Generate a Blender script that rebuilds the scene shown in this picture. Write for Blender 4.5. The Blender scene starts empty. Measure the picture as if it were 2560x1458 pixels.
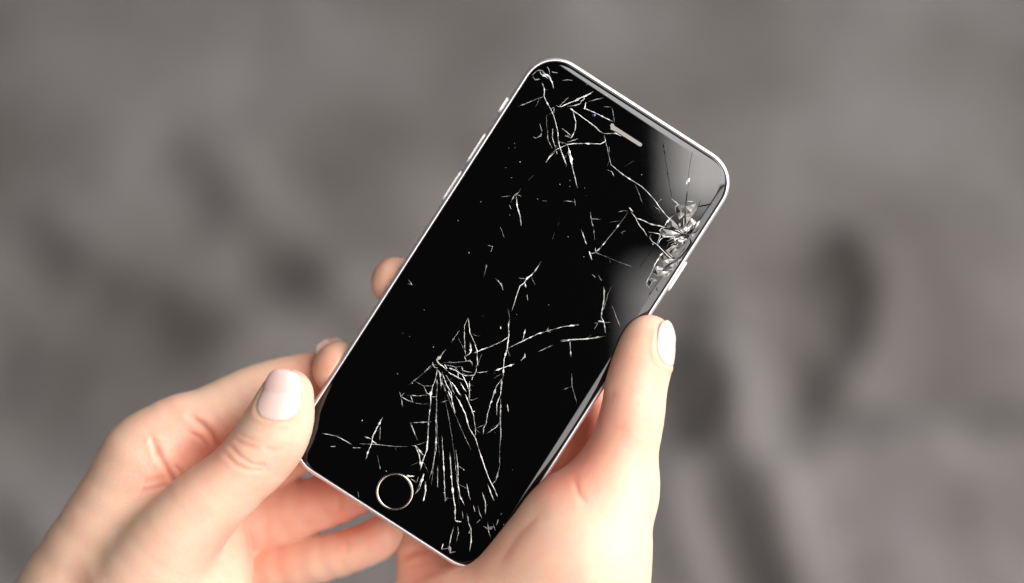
import bpy, math, random
import numpy as np
from mathutils import Matrix, Vector

random.seed(7); rng = np.random.default_rng(7)
sc = bpy.context.scene
C = sc.collection

# ------------------------------------------------------------------ camera, light, exposure
MM = 0.001
TILT = math.radians(36)                       # the camera looks down past the hands at this angle off vertical
W = Matrix.Translation((0, 0, 0.44)) @ Matrix.Rotation(TILT, 4, 'X')   # hand-held frame: x right, y up the picture, z to the viewer
DCAM = 450.0                                  # eye to phone, mm
S = 8.8                                       # pixels of the photograph per mm at the phone

cam = bpy.data.cameras.new('camera'); cam_o = bpy.data.objects.new('camera', cam); C.objects.link(cam_o)
cam_o.matrix_world = W @ Matrix.Translation((0, 0, DCAM*MM))
cam.sensor_width = 36; cam.lens = 36*DCAM/(2560/S)
cam.clip_start = 0.02; cam.clip_end = 50
cam.dof.use_dof = True; cam.dof.focus_distance = DCAM*MM - 0.001; cam.dof.aperture_fstop = 2.5
cam.dof.aperture_blades = 0
sc.camera = cam_o

world = bpy.data.worlds.new("World"); sc.world = world; world.use_nodes = True
bg = world.node_tree.nodes['Background']
bg.inputs['Color'].default_value = (1.0, 0.97, 0.95, 1); bg.inputs['Strength'].default_value = 0.03
sc.view_settings.view_transform = 'Standard'; sc.view_settings.look = 'None'
sc.view_settings.exposure = 0.0; sc.view_settings.gamma = 1

def area_light(name, pos, target, sx, sy, power, col, spread=None):
    l = bpy.data.lights.new(name, 'AREA'); l.shape = 'RECTANGLE'; l.size = sx; l.size_y = sy
    l.energy = power; l.color = col
    o = bpy.data.objects.new(name, l); C.objects.link(o)
    p = W @ Vector(pos); t = W @ Vector(target)
    if spread: l.spread = math.radians(spread)
    o.location = p; o.rotation_euler = (t-p).to_track_quat('-Z', 'Y').to_euler()
    return o
def window_pane(name, x0, x1, y0, y1, z, radiance, col):
    # a pane of bright window facing down over the viewer's shoulder; power from the radiance wanted
    a = (x1-x0)*(y1-y0)
    return area_light(name, ((x0+x1)/2, (y0+y1)/2, z), ((x0+x1)/2, (y0+y1)/2, 0), x1-x0, y1-y0, radiance*a*math.pi, col)
window_pane('window_light', .165, 1.75, .085, .80, 1.15, 7.4, (1.0, 0.965, 0.935))
window_pane('lower_window_light', .125, 1.6, -.90, .020, 1.15, 4.6, (1.0, 0.955, 0.94))
area_light('added_side_light', (1.25, 0.95, 0.30), (0, 0, -.02), 1.9, 1.1, 10.0, (1.0, 0.97, 0.95), 75)  # added lamp, no real window; brightens the rim, curved glass and right hand
area_light('room_fill_light', (-1.3, -0.6, 0.9), (0, -0.03, -0.1), 1.2, 1.2, 5.5, (1.0, 0.93, 0.88))

# ------------------------------------------------------------------ helpers
def tag(o, label=None, cat=None, kind=None, group=None):
    if label: o['label'] = label
    if cat: o['category'] = cat
    if kind: o['kind'] = kind
    if group: o['group'] = group
    return o

def mesh_obj(name, verts, faces, mat, parent=None, smooth=True):
    me = bpy.data.meshes.new(name)
    me.from_pydata([tuple(map(float, v)) for v in verts], [], [tuple(map(int, f)) for f in faces])
    me.update()
    if smooth:
        me.polygons.foreach_set('use_smooth', [True]*len(me.polygons))
    if mat: me.materials.append(mat)
    o = bpy.data.objects.new(name, me); C.objects.link(o)
    if parent: o.parent = parent
    return o

def new_mat(name):
    m = bpy.data.materials.new(name); m.use_nodes = True
    nt = m.node_tree
    return m, nt, nt.nodes['Principled BSDF']

def nd(nt, t, **kw):
    n = nt.nodes.new(t)
    for k, v in kw.items():
        if k in n.inputs: n.inputs[k].default_value = v
        else: setattr(n, k, v)
    return n

def P(px, py, z=0.0):
    """a point seen at this pixel of the photograph and lying z mm in front of the phone's glass (hand-held frame, mm)"""
    f = (DCAM - z)/DCAM/S
    return np.array([(px-1280)*f, (729-py)*f, z])

# ------------------------------------------------------------------ materials
def skin_material():
    m, nt, b = new_mat('skin')
    L = nt.links
    tc = nd(nt, 'ShaderNodeTexCoord')
    att = nd(nt, 'ShaderNodeAttribute', attribute_name='redness')
    n1 = nd(nt, 'ShaderNodeTexNoise', Scale=70.0, Detail=4.0)
    n2 = nd(nt, 'ShaderNodeTexNoise', Scale=260.0, Detail=3.0)
    for n in (n1, n2): L.new(tc.outputs['Object'], n.inputs['Vector'])
    add = nd(nt, 'ShaderNodeMath', operation='MULTIPLY_ADD'); add.inputs[1].default_value = 0.95
    L.new(n1.outputs['Fac'], add.inputs[0]); L.new(att.outputs['Fac'], add.inputs[2])
    add2 = nd(nt, 'ShaderNodeMath', operation='MULTIPLY_ADD'); add2.inputs[1].default_value = 0.35
    L.new(n2.outputs['Fac'], add2.inputs[0]); L.new(add.outputs[0], add2.inputs[2])
    sub = nd(nt, 'ShaderNodeMath', operation='SUBTRACT', use_clamp=True); sub.inputs[1].default_value = 0.64
    L.new(add2.outputs[0], sub.inputs[0])
    mix = nd(nt, 'ShaderNodeMix', data_type='RGBA')
    mix.inputs['A'].default_value = (0.85, 0.58, 0.435, 1)
    mix.inputs['B'].default_value = (0.82, 0.34, 0.25, 1)  # flushed skin, also used to paint in the red of shaded flesh
    L.new(sub.outputs[0], mix.inputs['Factor']); L.new(mix.outputs['Result'], b.inputs['Base Color'])
    b.inputs['Subsurface Weight'].default_value = 1.0
    b.inputs['Subsurface Radius'].default_value = (1.0, 0.34, 0.18)
    b.inputs['Subsurface Scale'].default_value = 0.0030
    b.inputs['Roughness'].default_value = 0.46
    b.inputs['Specular IOR Level'].default_value = 0.42
    # pores and fine skin lines
    v = nd(nt, 'ShaderNodeTexVoronoi', Scale=1150.0); v.feature = 'DISTANCE_TO_EDGE'
    n3 = nd(nt, 'ShaderNodeTexNoise', Scale=900.0, Detail=3.0)
    L.new(tc.outputs['Object'], v.inputs['Vector']); L.new(tc.outputs['Object'], n3.inputs['Vector'])
    mul = nd(nt, 'ShaderNodeMath', operation='MULTIPLY_ADD'); mul.inputs[1].default_value = 0.6
    L.new(v.outputs['Distance'], mul.inputs[0]); L.new(n3.outputs['Fac'], mul.inputs[2])
    bp = nd(nt, 'ShaderNodeBump', Strength=0.5, Distance=0.00016)
    L.new(mul.outputs[0], bp.inputs['Height']); L.new(bp.outputs['Normal'], b.inputs['Normal'])
    return m
SKIN = skin_material()

def simple(name, col, rough, metal=0.0, spec=0.5, coat=0.0, sss=0.0):
    m, nt, b = new_mat(name)
    b.inputs['Base Color'].default_value = (*col, 1); b.inputs['Roughness'].default_value = rough
    b.inputs['Metallic'].default_value = metal; b.inputs['Specular IOR Level'].default_value = spec
    b.inputs['Coat Weight'].default_value = coat
    if sss:
        b.inputs['Subsurface Weight'].default_value = sss; b.inputs['Subsurface Scale'].default_value = 0.001
    return m
NAIL = simple('pale_pink_polish', (0.80, 0.575, 0.53), 0.36, coat=0.0, sss=0.3)
METAL = simple('satin_silver_metal', (0.86, 0.82, 0.85), 0.42, metal=.8)
BUTTON = simple('polished_silver_metal', (0.90, 0.87, 0.88), 0.42, metal=.45)
RING = simple('steel_ring', (0.46, 0.43, 0.37), 0.22, metal=1.0)
GASKET = simple('black_gasket', (0.01, 0.01, 0.012), 0.6)
MESHG = simple('speaker_mesh_grey', (0.29, 0.28, 0.25), 0.7)
GROOVE = simple('open_crack_black', (0.002, 0.002, 0.002), 0.9, spec=0.05)
LENS = simple('camera_lens_blue', (0.02, 0.04, 0.12), 0.05, spec=0.9)

def glass_material():
    m, nt, b = new_mat('black_display_glass'); L = nt.links
    b.inputs['Base Color'].default_value = (0.0006, 0.0006, 0.0007, 1)
    b.inputs['IOR'].default_value = 1.62
    tc = nd(nt, 'ShaderNodeTexCoord'); n = nd(nt, 'ShaderNodeTexNoise', Scale=45.0, Detail=3.0)
    r = nd(nt, 'ShaderNodeMapRange'); r.inputs['To Min'].default_value = 0.012; r.inputs['To Max'].default_value = 0.05
    L.new(tc.outputs['Object'], n.inputs['Vector']); L.new(n.outputs['Fac'], r.inputs['Value'])
    L.new(r.outputs['Result'], b.inputs['Roughness'])
    return m
GLASS = glass_material()

def crack_material(name, hi, rough, lo=0.02):
    m, nt, b = new_mat(name); L = nt.links
    att = nd(nt, 'ShaderNodeAttribute', attribute_name='crushed_glint')  # density of broken glass, with glints painted into the same value
    tc = nd(nt, 'ShaderNodeTexCoord'); n = nd(nt, 'ShaderNodeTexNoise', Scale=900.0, Detail=2.0)
    L.new(tc.outputs['Object'], n.inputs['Vector'])
    r = nd(nt, 'ShaderNodeMapRange'); r.inputs['From Min'].default_value = 0.36; r.inputs['From Max'].default_value = 0.62
    r.inputs['To Min'].default_value = 0.35; r.inputs['To Max'].default_value = 1.45
    L.new(n.outputs['Fac'], r.inputs['Value'])
    mu = nd(nt, 'ShaderNodeMath', operation='MULTIPLY', use_clamp=True)
    L.new(att.outputs['Fac'], mu.inputs[0]); L.new(r.outputs['Result'], mu.inputs[1])
    mix = nd(nt, 'ShaderNodeMix', data_type='RGBA')
    mix.inputs['A'].default_value = (lo, lo, lo, 1); mix.inputs['B'].default_value = (*hi, 1)
    L.new(mu.outputs[0], mix.inputs['Factor']); L.new(mix.outputs['Result'], b.inputs['Base Color'])
    b.inputs['Roughness'].default_value = rough; b.inputs['Specular IOR Level'].default_value = 0.7
    return m
CRACK = crack_material('crushed_glass_white', (0.95, 0.94, 0.90), 0.3, 0.004)
SHARD = crack_material('chipped_glass', (0.78, 0.76, 0.72), 0.10, 0.01)

# ------------------------------------------------------------------ the blanket far below
def ray_plane(px, py):
    """where the line of sight through a pixel meets the table plane z=0 (world metres)"""
    o = cam_o.matrix_world.translation
    d = W.to_3x3() @ Vector(((px-1280)/S, (729-py)/S, -DCAM))
    t = -o.z/d.z
    return o + d*t

def polyline_dist(X, Y, pts):
    best = np.full(X.shape, 1e9)
    for (a, b) in zip(pts[:-1], pts[1:]):
        ax, ay = a; bx, by = b
        dx, dy = bx-ax, by-ay
        t = np.clip(((X-ax)*dx+(Y-ay)*dy)/(dx*dx+dy*dy+1e-12), 0, 1)
        best = np.minimum(best, np.hypot(X-ax-t*dx, Y-ay-t*dy))
    return best

# folds: (height m, half width m, points in photo pixels)
FOLDS = [
 (.018, .03, [(560, 900), (720, 800), (830, 740)]), (.022, .035, [(2300, 1260), (2450, 1330)]), (-.006, .014, [(2000, 700), (2020, 780), (1990, 860)]), (.014, .02, [(1690, 1180), (1720, 1330), (1740, 1480)]),
 (-.016, .016, [(1660, 930), (1730, 1130), (1800, 1330), (1880, 1500)]),
 (.030, .022, [(1760, 930), (1850, 1120), (1940, 1330), (1990, 1500)]),
 (-.011, .014, [(1900, 800), (1975, 900), (1960, 1040), (1890, 1170)]),
 (.020, .022, [(1800, 780), (1860, 900), (1850, 1040), (1800, 1130)]),
 (-.008, .013, [(2060, 640), (2110, 740), (2090, 860)]),
 (.022, .022, [(2160, 640), (2210, 760), (2200, 900), (2110, 1010)]),
 (.030, .035, [(2060, 1200), (2250, 1150), (2420, 1190), (2600, 1150)]),
 (-.016, .022, [(2270, 880), (2330, 1000), (2480, 1040), (2650, 1040)]),
 (-.014, .02, [(2080, 1380), (2300, 1330), (2600, 1380)]),
 (.020, .022, [(150, 560), (420, 720), (640, 860), (820, 960)]),
 (-.006, .02, [(60, 640), (300, 800), (480, 880), (620, 920)]),
 (.018, .022, [(540, 380), (680, 560), (850, 720), (960, 830)]),
 (-.007, .02, [(620, 700), (760, 820), (900, 900)]),
 (-.005, .022, [(380, 420), (560, 620), (700, 700)]),
 (.010, .03, [(880, 400), (1000, 480), (1050, 560)]),
 (-.010, .03, [(250, 180), (330, 230), (440, 260)]),
 (-.014, .03, [(-60, 900), (80, 1080), (160, 1150)]),
 (.014, .022, [(-80, 1180), (60, 1280), (130, 1400)]),
 (-.014, .02, [(-80, 1350), (30, 1420), (80, 1520)]),
 (.010, .03, [(2200, 420), (2330, 520), (2560, 600)]),
 (-.010, .03, [(1880, 700), (2000, 620), (2040, 520)]),
 (-.008, .05, [(1100, 120), (1300, 60), (1700, 90)]),
 (-.012, .05, [(2350, 60), (2500, 180), (2620, 300)]),
]
def vnoise(X, Y, sc_, seed):
    r = np.random.default_rng(seed); out = np.zeros_like(X)
    for k in range(7):
        a = r.uniform(0, 2*math.pi); f = sc_*r.uniform(.6, 1.6); p = r.uniform(0, 6.28, 2)
        u = X*math.cos(a)+Y*math.sin(a); v = -X*math.sin(a)+Y*math.cos(a)
        out += np.sin(u*f+p[0]+1.3*np.sin(v*f*.55+p[1]))
    return out/7
def make_blanket():
    nx, ny = 420, 420
    xs = np.linspace(-1.3, 1.3, nx); ys = np.linspace(-.75, 2.1, ny)
    X, Y = np.meshgrid(xs, ys)
    Z = 0.009*vnoise(X, Y, 17, 3) + 0.0032*vnoise(X+.3*Y, Y*.7, 62, 4) + 0.0022*vnoise(X, Y, 130, 5)
    for h, w, pts in FOLDS:
        q = [ray_plane(*p)[:2] for p in pts]
        d = polyline_dist(X, Y, q)
        low_right = pts[0][0] > 1650 and pts[-1][1] > 900
        Z += (.55 if h < 0 else (1.0 if low_right else .58))*h*np.exp(-(d/(w*.88))**2)
    V = np.stack([X.ravel(), Y.ravel(), Z.ravel()], 1)
    i = np.arange(nx*ny).reshape(ny, nx)
    F = np.stack([i[:-1, :-1].ravel(), i[:-1, 1:].ravel(), i[1:, 1:].ravel(), i[1:, :-1].ravel()], 1)
    m, nt, b = new_mat('grey_woven_cloth'); L = nt.links
    tc = nd(nt, 'ShaderNodeTexCoord')
    n = nd(nt, 'ShaderNodeTexNoise', Scale=5.0, Detail=4.0); L.new(tc.outputs['Object'], n.inputs['Vector'])
    mix = nd(nt, 'ShaderNodeMix', data_type='RGBA')
    mix.inputs['A'].default_value = (0.098, 0.087, 0.079, 1); mix.inputs['B'].default_value = (0.200, 0.188, 0.187, 1)
    r = nd(nt, 'ShaderNodeMapRange'); r.inputs['From Min'].default_value = 0.35; r.inputs['From Max'].default_value = 0.65
    L.new(n.outputs['Fac'], r.inputs['Value']); L.new(r.outputs['Result'], mix.inputs['Factor'])
    L.new(mix.outputs['Result'], b.inputs['Base Color'])
    b.inputs['Roughness'].default_value = 0.75; b.inputs['Sheen Weight'].default_value = 0.15
    w1 = nd(nt, 'ShaderNodeTexWave', Scale=260.0); w1.bands_direction = 'X'
    w2 = nd(nt, 'ShaderNodeTexWave', Scale=260.0); w2.bands_direction = 'Y'
    ad = nd(nt, 'ShaderNodeMath', operation='ADD')
    for w_ in (w1, w2): L.new(tc.outputs['Object'], w_.inputs['Vector'])
    L.new(w1.outputs['Fac'], ad.inputs[0]); L.new(w2.outputs['Fac'], ad.inputs[1])
    bp = nd(nt, 'ShaderNodeBump', Strength=0.3, Distance=0.0008)
    L.new(ad.outputs[0], bp.inputs['Height']); L.new(bp.outputs['Normal'], b.inputs['Normal'])
    o = mesh_obj('blanket', V, F, m)
    tag(o, 'rumpled plain grey cloth spread out below both hands, blurred by distance', 'blanket')
make_blanket()

# ------------------------------------------------------------------ the phone
PH = math.radians(32.8); cs, sn = math.cos(PH), math.sin(PH)
PC = P(1279.7, 783)
PW, PHH, PT, PR = 67.7/2, 138.9/2, 7.1, 10.6

def to_phone(px, py):
    u, v = (px-1279.7)/S, -(py-783)/S
    return (u*cs - v*sn, u*sn + v*cs)

def rr_loop(inset, n=20):
    """outline of the phone at this inset, soft continuous corners"""
    hw, hh, r = PW-inset, PHH-inset, max(PR-inset, .5)
    pts = []
    for (cx, cy, a0) in ((hw-r, hh-r, 0), (-hw+r, hh-r, 90), (-hw+r, -hh+r, 180), (hw-r, -hh+r, 270)):
        for k in range(n+1):
            a = math.radians(a0+90*k/n); c, s_ = math.cos(a), math.sin(a)
            e = 2/2.12
            pts.append((cx+r*math.copysign(abs(c)**e, c), cy+r*math.copysign(abs(s_)**e, s_)))
    return pts

def inset_of(x, y):
    qx, qy = abs(x)-(PW-PR), abs(y)-(PHH-PR)
    d = math.hypot(max(qx, 0), max(qy, 0)) + min(max(qx, qy), 0) - PR
    return -d
G0, G1, GD = 1.2, 3.45, 0.62     # the glass curves down between these insets
def glass_z(i):
    if i >= G1: return 0.0
    t = (G1-max(i, G0))/(G1-G0)
    return -GD*(1-math.sqrt(max(0, 1-(t**.95)**2*0.97)))/(1-math.sqrt(.03))

def loft(loops, zs, cap0=False, cap1=False):
    V, F = [], []
    n = len(loops[0])
    for lp, z in zip(loops, zs): V += [(x*MM, y*MM, z*MM) for x, y in lp]
    for a in range(len(loops)-1):
        for k in range(n):
            k2 = (k+1) % n
            F.append((a*n+k, (a+1)*n+k, (a+1)*n+k2, a*n+k2))
    if cap0: F.append(tuple(range(n)))
    if cap1: F.append(tuple(reversed(range((len(loops)-1)*n, len(loops)*n))))
    return V, F

phone = bpy.data.objects.new('smartphone', None); C.objects.link(phone)
phone.empty_display_size = 0.05
phone.matrix_world = W @ Matrix.Translation(Vector(PC)*MM) @ Matrix.Rotation(-PH, 4, 'Z')
tag(phone, 'smartphone with black shattered screen and silver metal rim held in two hands', 'phone')

# glass panel: flat face, curved edge
ins = [G1+.02] + [G1-(G1-G0)*k/14 for k in range(0, 15)]
loops = [rr_loop(i) for i in ins]; zs = [0.0]+[glass_z(i) for i in ins[1:]]
loops.append(rr_loop(G0+.03)); zs.append(-1.1)
V, F = loft(loops, zs, cap0=True)
glass = mesh_obj('glass_panel', V, F, GLASS, phone)
gl_n = len(loops[0])
glass.data.polygons[len(glass.data.polygons)-1].use_smooth = False
# gasket
V, F = loft([rr_loop(G0+.0), rr_loop(G0-.14)], [-.72, -.72]); mesh_obj('gasket', V, F, GASKET, phone)
# metal frame
prof = [(G0-.06, -.95), (G0-.10, -.66), (G0-.22, -.56), (.70, -.64), (.36, -.86), (.10, -1.5), (.02, -2.3), (0, -3.5),
        (.04, -4.8), (.2, -5.8), (.55, -6.6), (1.2, -7.0), (2.0, -7.1)]
V, F = loft([rr_loop(i) for i, z in prof], [z for i, z in prof], cap1=True)
frame = mesh_obj('metal_frame', V, F, METAL, phone)

def side_button(name, side, p0, p1, proud, zc, hz, mat=BUTTON):
    y0, y1 = sorted((to_phone(*p0)[1], to_phone(*p1)[1]))
    V, F = [], []
    n = 10; rows = []
    x0 = side*(PW-.4)
    for (f, e) in ((1.0, 0), (1.0, proud+.4-.12), (.93, proud+.4-.03), (.80, proud+.4)):
        ring = []
        r = hz*f
        for k in range(2*n):
            a = math.pi*k/(n-1) if k < n else math.pi*(k-n)/(n-1)+math.pi
            cy = (y1-hz) if k < n else (y0+hz)
            ring.append((x0+side*e, cy+r*math.sin(a), zc+r*math.cos(a)))
        rows.append(ring)
    for rg in rows: V += [tuple(c*MM for c in p) for p in rg]
    m = 2*n
    for a in range(3):
        for k in range(m):
            F.append((a*m+k, a*m+(k+1) % m, (a+1)*m+(k+1) % m, (a+1)*m+k))
    F.append(tuple(range(3*m, 4*m)))
    return mesh_obj(name, V, F, mat, phone, smooth=False)
side_button('mute_switch', -1, (1269, 240), (1246, 279), .75, -2.9, 1.1)
side_button('volume_button', -1, (1214, 332), (1168, 405), .60, -3.1, 1.15)
side_button('volume_button', -1, (1154, 426), (1106, 499), .60, -3.1, 1.15)
side_button('power_button', 1, (1719, 655), (1669, 725), .55, -3.1, 1.15)

# home button: dished cap in a steel ring
hx, hy = to_phone(987, 1229.5)
def disc_rings(rz, cx, cy, n=48, cap=False):
    V, F = [], []
    for r, z in rz:
        V += [((cx+r*math.cos(2*math.pi*k/n))*MM, (cy+r*math.sin(2*math.pi*k/n))*MM, z*MM) for k in range(n)]
    for a in range(len(rz)-1):
        for k in range(n): F.append((a*n+k, a*n+(k+1) % n, (a+1)*n+(k+1) % n, (a+1)*n+k))
    if cap: F.append(tuple(range((len(rz)-1)*n, len(rz)*n)))
    return V, F
V, F = disc_rings([(4.7, .02), (4.2, .05), (3.0, .035), (1.2, .03)], hx, hy, cap=True)
hb = mesh_obj('home_button', V, F, GLASS, phone)
V, F = disc_rings([(5.32, .01), (5.24, .10), (5.02, .16), (4.80, .10), (4.68, .01)], hx, hy)
mesh_obj('ring', V, F, RING, hb)

# earpiece slot (broken at its left end) and front camera
ex0, ey0 = to_phone(1534, 320); ex1, ey1 = to_phone(1601, 361)
cyE = (ey0+ey1)/2
V = []; hr = .52
outl = []
for k in range(13):
    a = -math.pi/2+math.pi*k/12; outl.append((ex1+hr*math.cos(a), cyE+hr*math.sin(a)))
chip = [(-.1, hr), (-.6, hr+.35), (-1.2, hr+.15), (-1.25, -.1), (-.8, -.3), (-.5, -.95), (.1, -.75), (.4, -hr-.25), (.9, -hr-.1)]
outl += [(ex0+a, cyE+b) for a, b in chip]
V = [(x*MM, y*MM, .05*MM) for x, y in outl] + [(x*MM, y*MM, -.02*MM) for x, y in outl]
n = len(outl); F = [tuple(range(n))] + [(k, k+n, (k+1) % n+n, (k+1) % n) for k in range(n)]
mesh_obj('earpiece', V, F, MESHG, phone, smooth=False)
lx, ly = to_phone(1485, 288)
V, F = disc_rings([(.42, .008), (.3, .02), (.1, .03)], lx, ly, n=24, cap=True)
mesh_obj('front_camera', V, F, LENS, phone)

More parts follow.
